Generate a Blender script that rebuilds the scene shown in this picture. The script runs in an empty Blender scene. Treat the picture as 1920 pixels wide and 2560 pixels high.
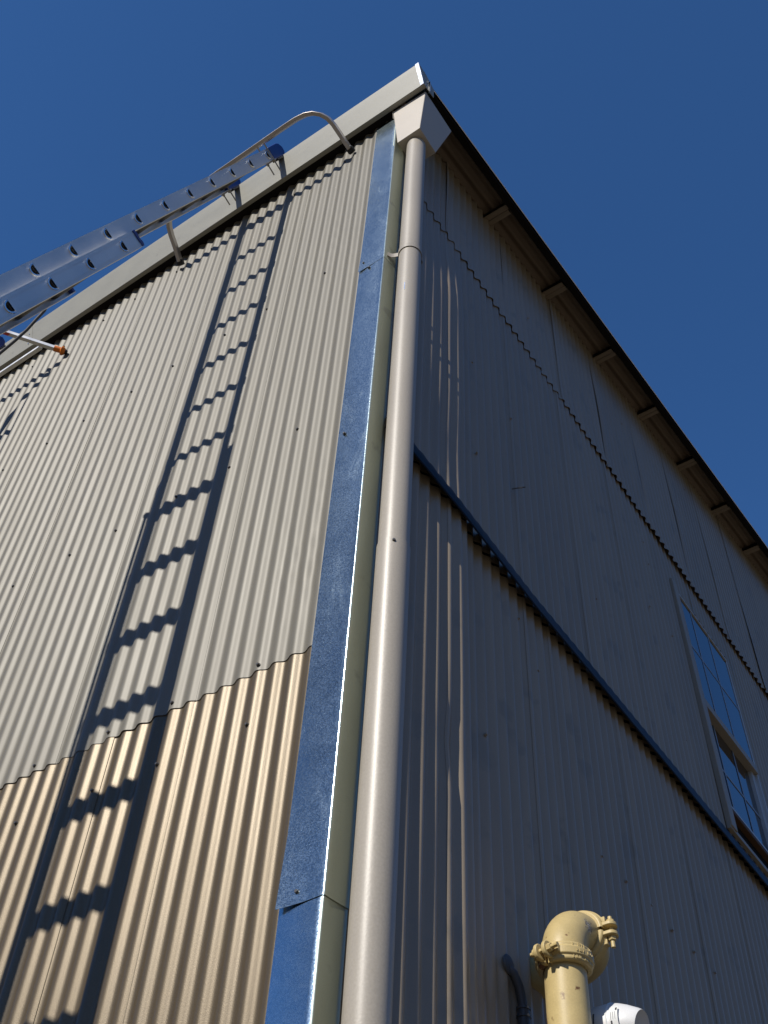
import bpy, bmesh, math, random
from mathutils import Vector, Matrix, noise

# ------------------------------------------------------------------ camera, sky, sun, exposure
sc = bpy.context.scene
H = 1.6                                   # eye height: the numbers below are metres above the lens
cam_d = bpy.data.cameras.new('camera')
cam = bpy.data.objects.new('camera', cam_d)
sc.collection.objects.link(cam)
cam_d.sensor_fit = 'VERTICAL'
cam_d.sensor_height = 24.0
cam_d.lens = 26.2295
cam_d.clip_start = 0.05
cam_d.clip_end = 3000
cam.matrix_world = Matrix((
    (0.82265051, 0.40746146, 0.39651140, 1.48944),
    (0.56678987, -0.64254148, -0.51564492, -1.81099),
    (0.04466959, 0.64893421, -0.75953211, H),
    (0, 0, 0, 1)))
sc.camera = cam

SUN_EL = math.atan(0.7874)
w = bpy.data.worlds.new('World')
sc.world = w
w.use_nodes = True
nt = w.node_tree
nt.nodes.clear()
wo = nt.nodes.new('ShaderNodeOutputWorld')
bg = nt.nodes.new('ShaderNodeBackground')
sky = nt.nodes.new('ShaderNodeTexSky')
sky.sky_type = 'NISHITA'
sky.sun_disc = False
sky.sun_elevation = SUN_EL
sky.sun_rotation = math.pi
sky.altitude = 4000
sky.air_density = 1.0
sky.dust_density = 0.0
sky.ozone_density = 6.0
bg.inputs['Strength'].default_value = 0.18
hs = nt.nodes.new('ShaderNodeHueSaturation')
hs.inputs['Saturation'].default_value = 1.12
nt.links.new(sky.outputs[0], hs.inputs['Color'])
nt.links.new(hs.outputs[0], bg.inputs[0])
nt.links.new(bg.outputs[0], wo.inputs[0])

sun_d = bpy.data.lights.new('sun', 'SUN')
sun_d.energy = 5.0
sun_d.angle = math.radians(0.53)
sun_d.color = (1.0, 0.945, 0.86)
sun = bpy.data.objects.new('sun', sun_d)
sc.collection.objects.link(sun)
sun.rotation_euler = Vector((0.0, 1.0, -0.7874)).to_track_quat('-Z', 'Y').to_euler()
sun.location = (0, -8, 12)

sc.view_settings.view_transform = 'Standard'
sc.view_settings.look = 'None'
sc.view_settings.exposure = 0.0
sc.view_settings.gamma = 1.0
sc.view_settings.use_curve_mapping = False

random.seed(7)
COL = sc.collection

# ------------------------------------------------------------------ helpers
class MB:
    """collects shapes in world coordinates (z measured from the lens height)"""
    def __init__(s):
        s.v = []; s.f = []
    def add(s, vs, fs):
        o = len(s.v)
        s.v += [tuple(a) for a in vs]
        s.f += [tuple(i + o for i in q) for q in fs]
        return s
    def box(s, a, b):
        (x0, y0, z0), (x1, y1, z1) = a, b
        return s.add([(x0,y0,z0),(x1,y0,z0),(x1,y1,z0),(x0,y1,z0),(x0,y0,z1),(x1,y0,z1),(x1,y1,z1),(x0,y1,z1)],
                     [(0,3,2,1),(4,5,6,7),(0,1,5,4),(1,2,6,5),(2,3,7,6),(3,0,4,7)])
    def obox(s, c, ax, ay, az):
        """box from centre and three half-axis vectors"""
        c = Vector(c); ax = Vector(ax); ay = Vector(ay); az = Vector(az)
        P = [c + i*ax + j*ay + k*az for k in (-1, 1) for j in (-1, 1) for i in (-1, 1)]
        return s.add(P, [(0,2,3,1),(4,5,7,6),(0,1,5,4),(1,3,7,5),(3,2,6,7),(2,0,4,6)])
    def prism(s, poly, d):
        """closed polygon (list of points) extruded by vector d"""
        n = len(poly); d = Vector(d)
        P = [Vector(p) for p in poly] + [Vector(p) + d for p in poly]
        F = [tuple(range(n))[::-1], tuple(range(n, 2*n))]
        F += [(i, (i+1) % n, n + (i+1) % n, n + i) for i in range(n)]
        return s.add(P, F)
    def sweep(s, path, sect, up=(0, 0, 1), closed_ends=True, scales=None):
        """sect: list of (a, b) in the frame (side, up)"""
        path = [Vector(p) for p in path]
        n = len(sect); V = []; F = []
        up = Vector(up)
        for i, p in enumerate(path):
            t = (path[min(i+1, len(path)-1)] - path[max(i-1, 0)]).normalized()
            side = t.cross(up)
            if side.length < 1e-5: side = Vector((1, 0, 0))
            side.normalize()
            u = side.cross(t).normalized()
            up = u
            k = scales[i] if scales else 1.0
            V += [p + side*a*k + u*b*k for a, b in sect]
        for i in range(len(path)-1):
            for j in range(n):
                F.append((i*n+j, i*n+(j+1) % n, (i+1)*n+(j+1) % n, (i+1)*n+j))
        if closed_ends:
            F.append(tuple(range(n))[::-1])
            F.append(tuple((len(path)-1)*n + j for j in range(n)))
        return s.add(V, F)
    def tube(s, path, r, n=16, up=(0, 0, 1), scales=None, ends=True):
        return s.sweep(path, [(r*math.cos(2*math.pi*k/n), r*math.sin(2*math.pi*k/n)) for k in range(n)], up, ends, scales)
    def lathe(s, prof, o, axis, n=24, a0=0.0, a1=2*math.pi, ref=None):
        """profile (radius, along) turned about axis through o"""
        ax = Vector(axis).normalized(); o = Vector(o)
        r1 = Vector(ref) if ref else ax.orthogonal()
        r1 = (r1 - ax*r1.dot(ax)).normalized(); r2 = ax.cross(r1)
        full = abs(a1 - a0 - 2*math.pi) < 1e-6
        m = n if full else n + 1
        V = []; F = []
        for k in range(m):
            a = a0 + (a1-a0)*k/n
            d = r1*math.cos(a) + r2*math.sin(a)
            V += [o + ax*h + d*r for r, h in prof]
        L = len(prof)
        for k in range(n):
            k2 = (k+1) % m
            for j in range(L-1):
                F.append((k*L+j, k2*L+j, k2*L+j+1, k*L+j+1))
        return s.add(V, F)
    def mesh(s, name, org, mats, smooth=True, ang=35):
        me = bpy.data.meshes.new(name)
        o = Vector(org)
        me.from_pydata([(Vector(p) - o)[:] for p in s.v], [], s.f)
        bm = bmesh.new(); bm.from_mesh(me)
        bmesh.ops.remove_doubles(bm, verts=bm.verts, dist=1e-6)
        bmesh.ops.recalc_face_normals(bm, faces=bm.faces)
        bm.to_mesh(me); bm.free()
        for m in (mats if isinstance(mats, (list, tuple)) else [mats]): me.materials.append(m)
        if smooth:
            me.polygons.foreach_set('use_smooth', [True]*len(me.polygons))
            me.set_sharp_from_angle(angle=math.radians(ang))
        return me

def root(name, label, cat, loc, group=None):
    o = bpy.data.objects.new(name, None)
    COL.objects.link(o)
    o.empty_display_size = 0.1
    o.location = (loc[0], loc[1], loc[2] + H)
    o['label'] = label; o['category'] = cat
    if group: o['group'] = group
    o['org'] = [float(a) for a in loc]
    return o

def org(o):
    return Vector(o['org'])

def link(name, me, parent, loc, solid=0, bevel=0, label=None):
    """an object of mesh me standing at world point loc under parent"""
    o = bpy.data.objects.new(name, me)
    COL.objects.link(o)
    loc = Vector(loc)
    if parent is not None:
        o.parent = parent
        o.location = loc - org(parent)
    else:
        o.location = loc + Vector((0, 0, H))
    o['org'] = [float(a) for a in loc]
    if solid:
        m = o.modifiers.new('thickness', 'SOLIDIFY'); m.thickness = solid; m.offset = -1
    if solid:
        m = o.modifiers.new('crisp', 'EDGE_SPLIT'); m.split_angle = math.radians(60)
    if bevel:
        m = o.modifiers.new('edge', 'BEVEL'); m.width = bevel; m.segments = 2; m.limit_method = 'ANGLE'; m.angle_limit = math.radians(40)
    if label: o['label'] = label
    return o

def part(name, mb, mat, parent, solid=0, bevel=0, ang=35, label=None, loc=None):
    xs = mb.v
    c = loc if loc is not None else [(min(p[i] for p in xs)+max(p[i] for p in xs))/2 for i in range(3)]
    return link(name, mb.mesh(name, c, mat, ang=ang), parent, c, solid, bevel, label)

# ------------------------------------------------------------------ materials
def new_mat(name):
    m = bpy.data.materials.new(name)
    m.use_nodes = True
    n = m.node_tree.nodes
    return m, m.node_tree, n['Principled BSDF']

def metal_paint(name, col, rough=0.45, metallic=0.0, var=0.10, var_scale=(3, 3, 0.6), speck=900, bump=0.05, spec=0.5,
                stain=None, stain_scale=14, stain_lo=0.62, speck_col=0.06, rough_var=0.08):
    m, t, b = new_mat(name)
    N = t.nodes; L = t.links
    tc = N.new('ShaderNodeTexCoord')
    mp = N.new('ShaderNodeMapping'); mp.inputs['Scale'].default_value = var_scale
    geo = N.new('ShaderNodeNewGeometry')
    L.new(geo.outputs['Position'], mp.inputs['Vector'])
    n1 = N.new('ShaderNodeTexNoise'); n1.inputs['Scale'].default_value = 2.0; n1.inputs['Detail'].default_value = 6
    L.new(mp.outputs[0], n1.inputs['Vector'])
    n2 = N.new('ShaderNodeTexNoise'); n2.inputs['Scale'].default_value = speck; n2.inputs['Detail'].default_value = 2
    L.new(geo.outputs['Position'], n2.inputs['Vector'])
    def mix(a, bb, fac):
        mx = N.new('ShaderNodeMix'); mx.data_type = 'RGBA'
        for sock, val in ((mx.inputs[6], a), (mx.inputs[7], bb)):
            if isinstance(val, tuple): sock.default_value = (*val, 1)
            else: L.new(val, sock)
        L.new(fac, mx.inputs[0])
        return mx.outputs[2]
    oi = N.new('ShaderNodeObjectInfo')
    ro = N.new('ShaderNodeMapRange'); ro.inputs[3].default_value = 0.95; ro.inputs[4].default_value = 1.05
    L.new(oi.outputs['Random'], ro.inputs[0])
    lo = tuple(c*(1-var) for c in col); hi = tuple(min(1, c*(1+var)) for c in col)
    c1 = mix(lo, hi, n1.outputs['Fac'])
    # fine speckle
    r2 = N.new('ShaderNodeMapRange'); r2.inputs[1].default_value = 0.3; r2.inputs[2].default_value = 0.7
    r2.inputs[3].default_value = 1 - speck_col; r2.inputs[4].default_value = 1 + speck_col
    L.new(n2.outputs['Fac'], r2.inputs[0])
    vm = N.new('ShaderNodeVectorMath'); vm.operation = 'SCALE'
    L.new(c1, vm.inputs[0]); L.new(r2.outputs[0], vm.inputs['Scale'])
    vo_ = N.new('ShaderNodeVectorMath'); vo_.operation = 'SCALE'
    L.new(vm.outputs[0], vo_.inputs[0]); L.new(ro.outputs[0], vo_.inputs['Scale'])
    out = vo_.outputs[0]
    if stain:
        n3 = N.new('ShaderNodeTexNoise'); n3.inputs['Scale'].default_value = stain_scale; n3.inputs['Detail'].default_value = 8
        L.new(geo.outputs['Position'], n3.inputs['Vector'])
        r3 = N.new('ShaderNodeMapRange'); r3.inputs[1].default_value = stain_lo; r3.inputs[2].default_value = stain_lo + 0.06
        L.new(n3.outputs['Fac'], r3.inputs[0])
        out = mix(out, stain, r3.outputs[0])
    L.new(out, b.inputs['Base Color'])
    b.inputs['Metallic'].default_value = metallic
    b.inputs['Specular IOR Level'].default_value = spec
    rr = N.new('ShaderNodeMapRange'); rr.inputs[3].default_value = rough - rough_var; rr.inputs[4].default_value = rough + rough_var
    L.new(n1.outputs['Fac'], rr.inputs[0]); L.new(rr.outputs[0], b.inputs['Roughness'])
    if bump:
        bp = N.new('ShaderNodeBump'); bp.inputs['Strength'].default_value = bump; bp.inputs['Distance'].default_value = 0.001
        L.new(n2.outputs['Fac'], bp.inputs['Height']); L.new(bp.outputs[0], b.inputs['Normal'])
    return m

def galvanised(name, col, rough=0.33, spangle=220, bump=0.25):
    m, t, b = new_mat(name)
    N = t.nodes; L = t.links
    geo = N.new('ShaderNodeNewGeometry')
    vo = N.new('ShaderNodeTexVoronoi'); vo.inputs['Scale'].default_value = spangle
    L.new(geo.outputs['Position'], vo.inputs['Vector'])
    sx = N.new('ShaderNodeSeparateColor'); L.new(vo.outputs['Color'], sx.inputs[0])
    n1 = N.new('ShaderNodeTexNoise'); n1.inputs['Scale'].default_value = 9; n1.inputs['Detail'].default_value = 7; n1.inputs['Distortion'].default_value = 1.2
    L.new(geo.outputs['Position'], n1.inputs['Vector'])
    mx = N.new('ShaderNodeMix'); mx.data_type = 'RGBA'
    mx.inputs[6].default_value = (*[c*0.72 for c in col], 1); mx.inputs[7].default_value = (*[min(1, c*1.25) for c in col], 1)
    ad = N.new('ShaderNodeMath'); ad.operation = 'MULTIPLY_ADD'; ad.inputs[1].default_value = 0.4
    L.new(sx.outputs[0], ad.inputs[0]); 
    sc2 = N.new('ShaderNodeMath'); sc2.operation = 'MULTIPLY'; sc2.inputs[1].default_value = 0.4
    L.new(n1.outputs['Fac'], sc2.inputs[0]); L.new(sc2.outputs[0], ad.inputs[2])
    L.new(ad.outputs[0], mx.inputs[0]); L.new(mx.outputs[2], b.inputs['Base Color'])
    b.inputs['Metallic'].default_value = 1.0
    rr = N.new('ShaderNodeMapRange'); rr.inputs[3].default_value = rough - 0.06; rr.inputs[4].default_value = rough + 0.06
    L.new(ad.outputs[0], rr.inputs[0]); L.new(rr.outputs[0], b.inputs['Roughness'])
    # rubbed, whitish patches
    mp = N.new('ShaderNodeMapping'); mp.inputs['Scale'].default_value = (9, 9, 3.2); mp.inputs['Rotation'].default_value = (0, 0.6, 0)
    L.new(geo.outputs['Position'], mp.inputs['Vector'])
    n4 = N.new('ShaderNodeTexNoise'); n4.inputs['Scale'].default_value = 1.0; n4.inputs['Detail'].default_value = 9; n4.inputs['Roughness'].default_value = 0.7; n4.inputs['Distortion'].default_value = 0.8
    L.new(mp.outputs[0], n4.inputs['Vector'])
    m4 = N.new('ShaderNodeMapRange'); m4.inputs[1].default_value = 0.56; m4.inputs[2].default_value = 0.80; m4.inputs[3].default_value = 0.0; m4.inputs[4].default_value = 0.10
    L.new(n4.outputs['Fac'], m4.inputs[0])
    a4 = N.new('ShaderNodeMath'); a4.operation = 'ADD'
    L.new(rr.outputs[0], a4.inputs[0]); L.new(m4.outputs[0], a4.inputs[1]); L.new(a4.outputs[0], b.inputs['Roughness'])
    # every spangle has its own slight tilt
    vs = N.new('ShaderNodeVectorMath'); vs.operation = 'SUBTRACT'; vs.inputs[1].default_value = (0.5, 0.5, 0.5)
    L.new(vo.outputs['Color'], vs.inputs[0])
    vk = N.new('ShaderNodeVectorMath'); vk.operation = 'SCALE'; vk.inputs['Scale'].default_value = bump
    L.new(vs.outputs[0], vk.inputs[0])
    va = N.new('ShaderNodeVectorMath'); va.operation = 'ADD'
    L.new(geo.outputs['Normal'], va.inputs[0]); L.new(vk.outputs[0], va.inputs[1])
    vn = N.new('ShaderNodeVectorMath'); vn.operation = 'NORMALIZE'
    L.new(va.outputs[0], vn.inputs[0]); L.new(vn.outputs[0], b.inputs['Normal'])
    return m

def plain(name, col, rough=0.5, metallic=0.0, spec=0.5, var=0.08, scale=40, bump=0.0):
    return metal_paint(name, col, rough, metallic, var, (scale/3,)*3, scale*20, bump, spec)

M = {}
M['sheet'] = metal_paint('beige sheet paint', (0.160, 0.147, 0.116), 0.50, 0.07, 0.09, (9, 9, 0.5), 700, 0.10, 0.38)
M['sheet_low'] = metal_paint('tan glossy sheet paint', (0.105, 0.078, 0.042), 0.42, 0.33, 0.20, (9, 9, 0.5), 420, 0.25, 0.5, speck_col=0.16)
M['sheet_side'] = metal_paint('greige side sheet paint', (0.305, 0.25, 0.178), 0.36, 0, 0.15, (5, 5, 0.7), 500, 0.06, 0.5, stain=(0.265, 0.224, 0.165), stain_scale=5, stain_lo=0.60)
M['roof'] = metal_paint('weathered roof sheet', (0.165, 0.122, 0.082), 0.6, 0, 0.22, (8, 1.2, 8), 300, 0.1, 0.3)
M['galv'] = galvanised('galvanised steel', (0.37, 0.46, 0.50), 0.24, 420, 0.07)
M['galv_lit'] = metal_paint('sunlit leg zinc', (0.42, 0.45, 0.34), 0.42, 0.7, 0.12, (6, 6, 1.5), 500, 0.08, 0.5, stain=(0.34, 0.36, 0.28), stain_scale=9)  # return leg: grazing sun and pipe reflection put into the colour
M['gutter'] = metal_paint('gutter paint', (0.325, 0.318, 0.272), 0.5, 0, 0.10, (4, 14, 14), 160, 0.05, 0.4, stain=(0.26, 0.255, 0.22), stain_scale=26, stain_lo=0.66)
M['pipe'] = metal_paint('beige pipe paint', (0.345, 0.31, 0.255), 0.41, 0, 0.08, (4, 4, 1.2), 170, 0.22, 0.5, rough_var=0.06)
M['head'] = metal_paint('beige head paint', (0.46, 0.415, 0.35), 0.5, 0, 0.05, (5, 5, 5), 400, 0.04, 0.4)
M['navy'] = metal_paint('navy flashing paint', (0.004, 0.007, 0.017), 0.5, 0, 0.15, (5, 5, 5), 300, 0.04, 0.15)
M['alu'] = metal_paint('mill aluminium', (0.70, 0.69, 0.66), 0.48, 0.8, 0.16, (12, 3, 3), 500, 0.08, 0.5, rough_var=0.12)
M['rung'] = metal_paint('shade dark rung aluminium', (0.16, 0.155, 0.15), 0.6, 0.6, 0.2, (12, 12, 12), 500, 0.06)  # base colour darkened so the rung hollows look shaded
M['alu_bright'] = metal_paint('bright aluminium', (0.85, 0.85, 0.84), 0.22, 1.0, 0.06, (12, 12, 12), 500, 0.03)
M['alu_dirty'] = metal_paint('weathered aluminium', (0.50, 0.46, 0.41), 0.42, 0.85, 0.18, (9, 9, 9), 300, 0.1, stain=(0.16, 0.12, 0.09), stain_scale=30, stain_lo=0.66)
M['zinc'] = metal_paint('zinc hardware', (0.42, 0.41, 0.38), 0.4, 0.9, 0.12, (20, 20, 20), 600, 0.05)
M['edge'] = metal_paint('pale roof edge paint', (0.70, 0.62, 0.50), 0.4, 0, 0.1, (4, 1, 4), 300, 0.05)
M['screw'] = metal_paint('dark screw', (0.11, 0.105, 0.10), 0.42, 0.7, 0.2, (30, 30, 30), 600, 0.05)
M['blue'] = plain('blue plastic', (0.010, 0.035, 0.20), 0.42, scale=30, bump=0.03)
M['orange'] = plain('orange rubber', (0.62, 0.17, 0.012), 0.45, scale=30, bump=0.04)
M['black'] = plain('black rubber', (0.012, 0.012, 0.013), 0.5, scale=60, bump=0.08)
M['dark_wood'] = plain('near black timber', (0.012, 0.010, 0.009), 0.85, spec=0.1, var=0.3, scale=30, bump=0.2)  # its black also carries the shade of purlin sides and rake hollow
M['wood'] = metal_paint('painted timber', (0.22, 0.175, 0.125), 0.7, 0, 0.25, (2, 30, 30), 200, 0.2, 0.2)
M['brown'] = metal_paint('brown timber', (0.10, 0.055, 0.028), 0.7, 0, 0.3, (3, 2, 60), 200, 0.2, 0.2)
M['backing'] = plain('near black backing', (0.02, 0.02, 0.02), 0.9, spec=0.1)
M['vinyl'] = plain('white vinyl frame', (0.42, 0.44, 0.44), 0.4, scale=20, bump=0.02)
M['casing'] = metal_paint('painted window casing', (0.30, 0.265, 0.21), 0.5, 0, 0.08, (6, 6, 1), 300, 0.06, 0.3)
M['muntin'] = plain('muntin bar', (0.24, 0.30, 0.37), 0.5)
M['yellow'] = metal_paint('yellow pipe enamel', (0.47, 0.365, 0.165), 0.45, 0, 0.12, (14, 14, 14), 240, 0.12, 0.4, stain=(0.12, 0.05, 0.02), stain_scale=30, stain_lo=0.66)
def patch_wear(m, spots):
    """worn places at fixed spots of the thing: (centre, radius xyz, noise scale, threshold, colour)"""
    t = m.node_tree; N = t.nodes; L = t.links; b = N['Principled BSDF']
    geo = N.new('ShaderNodeNewGeometry')
    for c, rad, sc_, th, col in spots:
        src = b.inputs['Base Color'].links[0].from_socket
        mp = N.new('ShaderNodeMapping'); mp.vector_type = 'TEXTURE'
        mp.inputs['Location'].default_value = (c[0], c[1], c[2] + H); mp.inputs['Scale'].default_value = rad
        L.new(geo.outputs['Position'], mp.inputs['Vector'])
        ln_ = N.new('ShaderNodeVectorMath'); ln_.operation = 'LENGTH'; L.new(mp.outputs[0], ln_.inputs[0])
        fall = N.new('ShaderNodeMapRange'); fall.inputs[1].default_value = 0.3; fall.inputs[2].default_value = 1.0; fall.inputs[3].default_value = 0.18; fall.inputs[4].default_value = -0.3
        L.new(ln_.outputs['Value'], fall.inputs[0])
        n = N.new('ShaderNodeTexNoise'); n.inputs['Scale'].default_value = sc_; n.inputs['Detail'].default_value = 5
        L.new(geo.outputs['Position'], n.inputs['Vector'])
        ad = N.new('ShaderNodeMath'); ad.operation = 'ADD'; L.new(n.outputs['Fac'], ad.inputs[0]); L.new(fall.outputs[0], ad.inputs[1])
        mr = N.new('ShaderNodeMapRange'); mr.inputs[1].default_value = th; mr.inputs[2].default_value = th + 0.05
        L.new(ad.outputs[0], mr.inputs[0])
        mx = N.new('ShaderNodeMix'); mx.data_type = 'RGBA'; mx.inputs[7].default_value = (*col, 1)
        L.new(mr.outputs[0], mx.inputs[0]); L.new(src, mx.inputs[6]); L.new(mx.outputs[2], b.inputs['Base Color'])
patch_wear(M['yellow'], [((0.252, 0.845, 1.63), (0.035, 0.045, 0.050), 150, 0.60, (0.10, 0.085, 0.07)),
                         ((0.252, 0.845, 1.63), (0.035, 0.045, 0.050), 230, 0.66, (0.45, 0.42, 0.36)),
                         ((0.150, 0.768, 1.33), (0.016, 0.018, 0.14), 60, 0.56, (0.24, 0.10, 0.03)),
                         ((0.24, 0.90, 1.545), (0.05, 0.05, 0.05), 70, 0.60, (0.17, 0.075, 0.03)),
                         ((0.27, 1.00, 1.58), (0.04, 0.07, 0.04), 70, 0.62, (0.17, 0.075, 0.03)),
                         ((0.16, 0.745, 1.50), (0.03, 0.03, 0.03), 80, 0.62, (0.15, 0.07, 0.03)),
                         ((0.176, 0.74, 1.67), (0.012, 0.02, 0.02), 90, 0.58, (0.22, 0.17, 0.11))])
M['white'] = plain('white plastic', (0.62, 0.62, 0.61), 0.35, scale=30, bump=0.02)
M['sticker'] = plain('pale label', (0.62, 0.63, 0.62), 0.5)
M['ink'] = plain('black print', (0.03, 0.03, 0.035), 0.6)
M['conduit'] = plain('grey conduit paint', (0.065, 0.066, 0.068), 0.5, scale=20, bump=0.05)
M['redtape'] = plain('red tape', (0.5, 0.06, 0.03), 0.5)

def glass_mat():
    m, t, b = new_mat('window glass')
    b.inputs['Base Color'].default_value = (0.008, 0.012, 0.016, 1)
    b.inputs['Roughness'].default_value = 0.03
    b.inputs['IOR'].default_value = 2.3
    N = t.nodes; L = t.links
    geo = N.new('ShaderNodeNewGeometry')
    n = N.new('ShaderNodeTexNoise'); n.inputs['Scale'].default_value = 2.2; n.inputs['Detail'].default_value = 2
    L.new(geo.outputs['Position'], n.inputs['Vector'])
    bp = N.new('ShaderNodeBump'); bp.inputs['Strength'].default_value = 0.12; bp.inputs['Distance'].default_value = 0.01
    L.new(n.outputs['Fac'], bp.inputs['Height']); L.new(bp.outputs[0], b.inputs['Normal'])
    return m
M['glass'] = glass_mat()

def ground_mat():
    m, t, b = new_mat('yard asphalt')
    N = t.nodes; L = t.links
    geo = N.new('ShaderNodeNewGeometry')
    n = N.new('ShaderNodeTexNoise'); n.inputs['Scale'].default_value = 0.6; n.inputs['Detail'].default_value = 10
    L.new(geo.outputs['Position'], n.inputs['Vector'])
    cr = N.new('ShaderNodeValToRGB')
    cr.color_ramp.elements[0].color = (0.085, 0.068, 0.046, 1); cr.color_ramp.elements[0].position = 0.3
    cr.color_ramp.elements[1].color = (0.14, 0.114, 0.08, 1); cr.color_ramp.elements[1].position = 0.7
    L.new(n.outputs['Fac'], cr.inputs[0]); L.new(cr.outputs[0], b.inputs['Base Color'])
    n2 = N.new('ShaderNodeTexNoise'); n2.inputs['Scale'].default_value = 120
    L.new(geo.outputs['Position'], n2.inputs['Vector'])
    bp = N.new('ShaderNodeBump'); bp.inputs['Strength'].default_value = 0.4; bp.inputs['Distance'].default_value = 0.01
    L.new(n2.outputs['Fac'], bp.inputs['Height']); L.new(bp.outputs[0], b.inputs['Normal'])
    b.inputs['Roughness'].default_value = 0.9
    return m
M['ground'] = ground_mat()

# ------------------------------------------------------------------ ground
g = MB()
NG = 24
gv = [(-600 + 1200*i/NG, -600 + 1200*j/NG, -1.6) for j in range(NG+1) for i in range(NG+1)]
g.add(gv, [(j*(NG+1)+i, j*(NG+1)+i+1, (j+1)*(NG+1)+i+1, (j+1)*(NG+1)+i) for j in range(NG) for i in range(NG)])
go = part('ground', g, M['ground'], None)
go['kind'] = 'structure'

# hill ring added out of frame to block low sky light off the shaded wall
hm, ht, hb = new_mat('sky blocking hillside')
hn = ht.nodes.new('ShaderNodeTexNoise'); hn.inputs['Scale'].default_value = 0.12; hn.inputs['Detail'].default_value = 8
hg = ht.nodes.new('ShaderNodeNewGeometry'); ht.links.new(hg.outputs['Position'], hn.inputs['Vector'])
hr = ht.nodes.new('ShaderNodeValToRGB')
hr.color_ramp.elements[0].color = (0.018, 0.026, 0.010, 1); hr.color_ramp.elements[0].position = 0.35
hr.color_ramp.elements[1].color = (0.060, 0.072, 0.030, 1); hr.color_ramp.elements[1].position = 0.7
ht.links.new(hn.outputs['Fac'], hr.inputs[0]); ht.links.new(hr.outputs[0], hb.inputs['Base Color'])
hb.inputs['Roughness'].default_value = 0.95
hl = MB(); V = []; F = []
NA, NR = 96, 8
for j in range(NR):
    for i in range(NA):
        a = 2*math.pi*i/NA; t_ = j/(NR-1)
        r_ = 70 + 130*t_
        hh = 46*math.sin(min(1, t_*1.15)*math.pi/2)**1.3*(1 + 0.35*noise.noise(Vector((math.cos(a)*2.2, math.sin(a)*2.2, t_)))) + 4*t_*noise.noise(Vector((r_*math.cos(a)*0.08, r_*math.sin(a)*0.08, 0)))
        V.append((r_*math.cos(a), r_*math.sin(a), -1.9 + hh))
for j in range(NR-1):
    for i in range(NA): F.append((j*NA+i, j*NA+(i+1) % NA, (j+1)*NA+(i+1) % NA, (j+1)*NA+i))
hl.add(V, F)
ho = part('sky_block_hills', hl, hm, None, ang=180)
ho['kind'] = 'structure'

# ------------------------------------------------------------------ building
P = 0.0678                 # corrugation pitch
D = 0.0125                 # corrugation depth
DR = 0.0160                # deeper profile on the shaded wall
bld = root('metal_building', 'beige corrugated metal building seen from below at its corner', 'building', (0, 0, -1.6))

def roof_z(y):             # underside of the roof sheets
    return 6.528 + 0.2427*(y - 0.948)

# near-black backing put behind the sheets so gaps at the laps look shaded
ln = MB()
ln.prism([(-0.10, 0.10, -1.6), (-0.10, 7.9, -1.6), (-0.10, 7.9, roof_z(7.9)-0.05), (-0.10, 3.0, roof_z(3.0)-0.05), (-0.10, 0.10, roof_z(0.10)-0.05)], (-6.0, 0, 0))
part('wall_backing', ln, M['backing'], bld)

def sheet(side, u0, u1, z0, z1, off=0.0, nz=14, lap=0.0012, seed=0, wav=0.0012, extra=None, hole=None, top=None, seg=12, z_list=None):
    """corrugated sheet; u runs along the wall, crest at multiples of the pitch from u0's own phase"""
    nu = int(round((u1-u0)/P*seg))
    zs = z_list or [z0 + (z1-z0)*k/nz for k in range(nz+1)]
    V = []; F = []
    for k, z in enumerate(zs):
        for i in range(nu+1):
            u = u0 + (u1-u0)*i/nu
            zz = z
            if top is not None and k == len(zs)-1: zz = top(u)
            elif top is not None: zz = z0 + (top(u)-z0)*k/(len(zs)-1)
            ph = 2*math.pi*(u - (0 if side == 'L' else 0.503))/P
            cs = math.cos(ph)
            tri = math.asin(0.97*cs)/math.asin(0.97)
            prof = (1 - math.tanh(1.15*tri)/math.tanh(1.15))/2
            d = -(D if side == 'L' else DR)*prof + off + lap*(i/nu if side == 'L' else 1-i/nu)
            d += wav*noise.noise(Vector((u*1.7+seed*13.1, zz*0.8, seed*3.7)))
            if extra: d += extra(u, zz)
            V.append((u, -d, zz) if side == 'L' else (d, u, zz))
    W = nu+1
    for k in range(len(zs)-1):
        for i in range(nu):
            if hole:
                uc = u0 + (u1-u0)*(i+0.5)/nu; zc = (zs[k]+zs[k+1])/2
                if hole[0] < uc < hole[1] and hole[2] < zc < hole[3]: continue
            q = (k*W+i, k*W+i+1, (k+1)*W+i+1, (k+1)*W+i)
            F.append(q)
    m = MB(); m.add(V, F)
    return m

def sheet_obj(mb, mat, u, zc, side, shared=None):
    loc = (u, 0, zc) if side == 'L' else (0, u, zc)
    me = shared or mb.mesh('wall_sheet', loc, mat, ang=80)
    return link('wall_sheet', me, bld, loc, solid=0.0008)

S9 = 9*P
# sunlit wall: lower tier seams at -0.34 - k*0.61 ... (as in the photo -0.61/-0.94), upper tier seams at -0.606 - k*0.61
NL = 9
up_var = [sheet('L', -0.606-S9, -0.606+0.02, 2.21, 6.12, 0.0026, 22, 0.0016, s) for s in range(3)]
up_mesh = [b_.mesh('wall_sheet', (-0.606, 0, 4.2), M['sheet'], ang=80) for b_ in up_var]
def creases(u, z):
    k = math.exp(-((z-2.65)/0.42)**2)*min(1, max(0, (u+0.45)/0.2)) + 0.6*math.exp(-((z-4.9)/0.5)**2)*min(1, max(0, (u+0.5)/0.2))
    return 0.0016*k*noise.noise(Vector((u*26, z*17, 3.0)))
sheet_obj(sheet('L', -0.606, -0.02, 2.21, 6.12, 0.0026, 150, 0.0008, 9, extra=creases), M['sheet'], -0.606, 4.2, 'L')
for k in range(NL):
    link('wall_sheet', up_mesh[k % 3], bld, (-0.606-S9*k, 0, 4.2), solid=0.0008)
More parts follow.
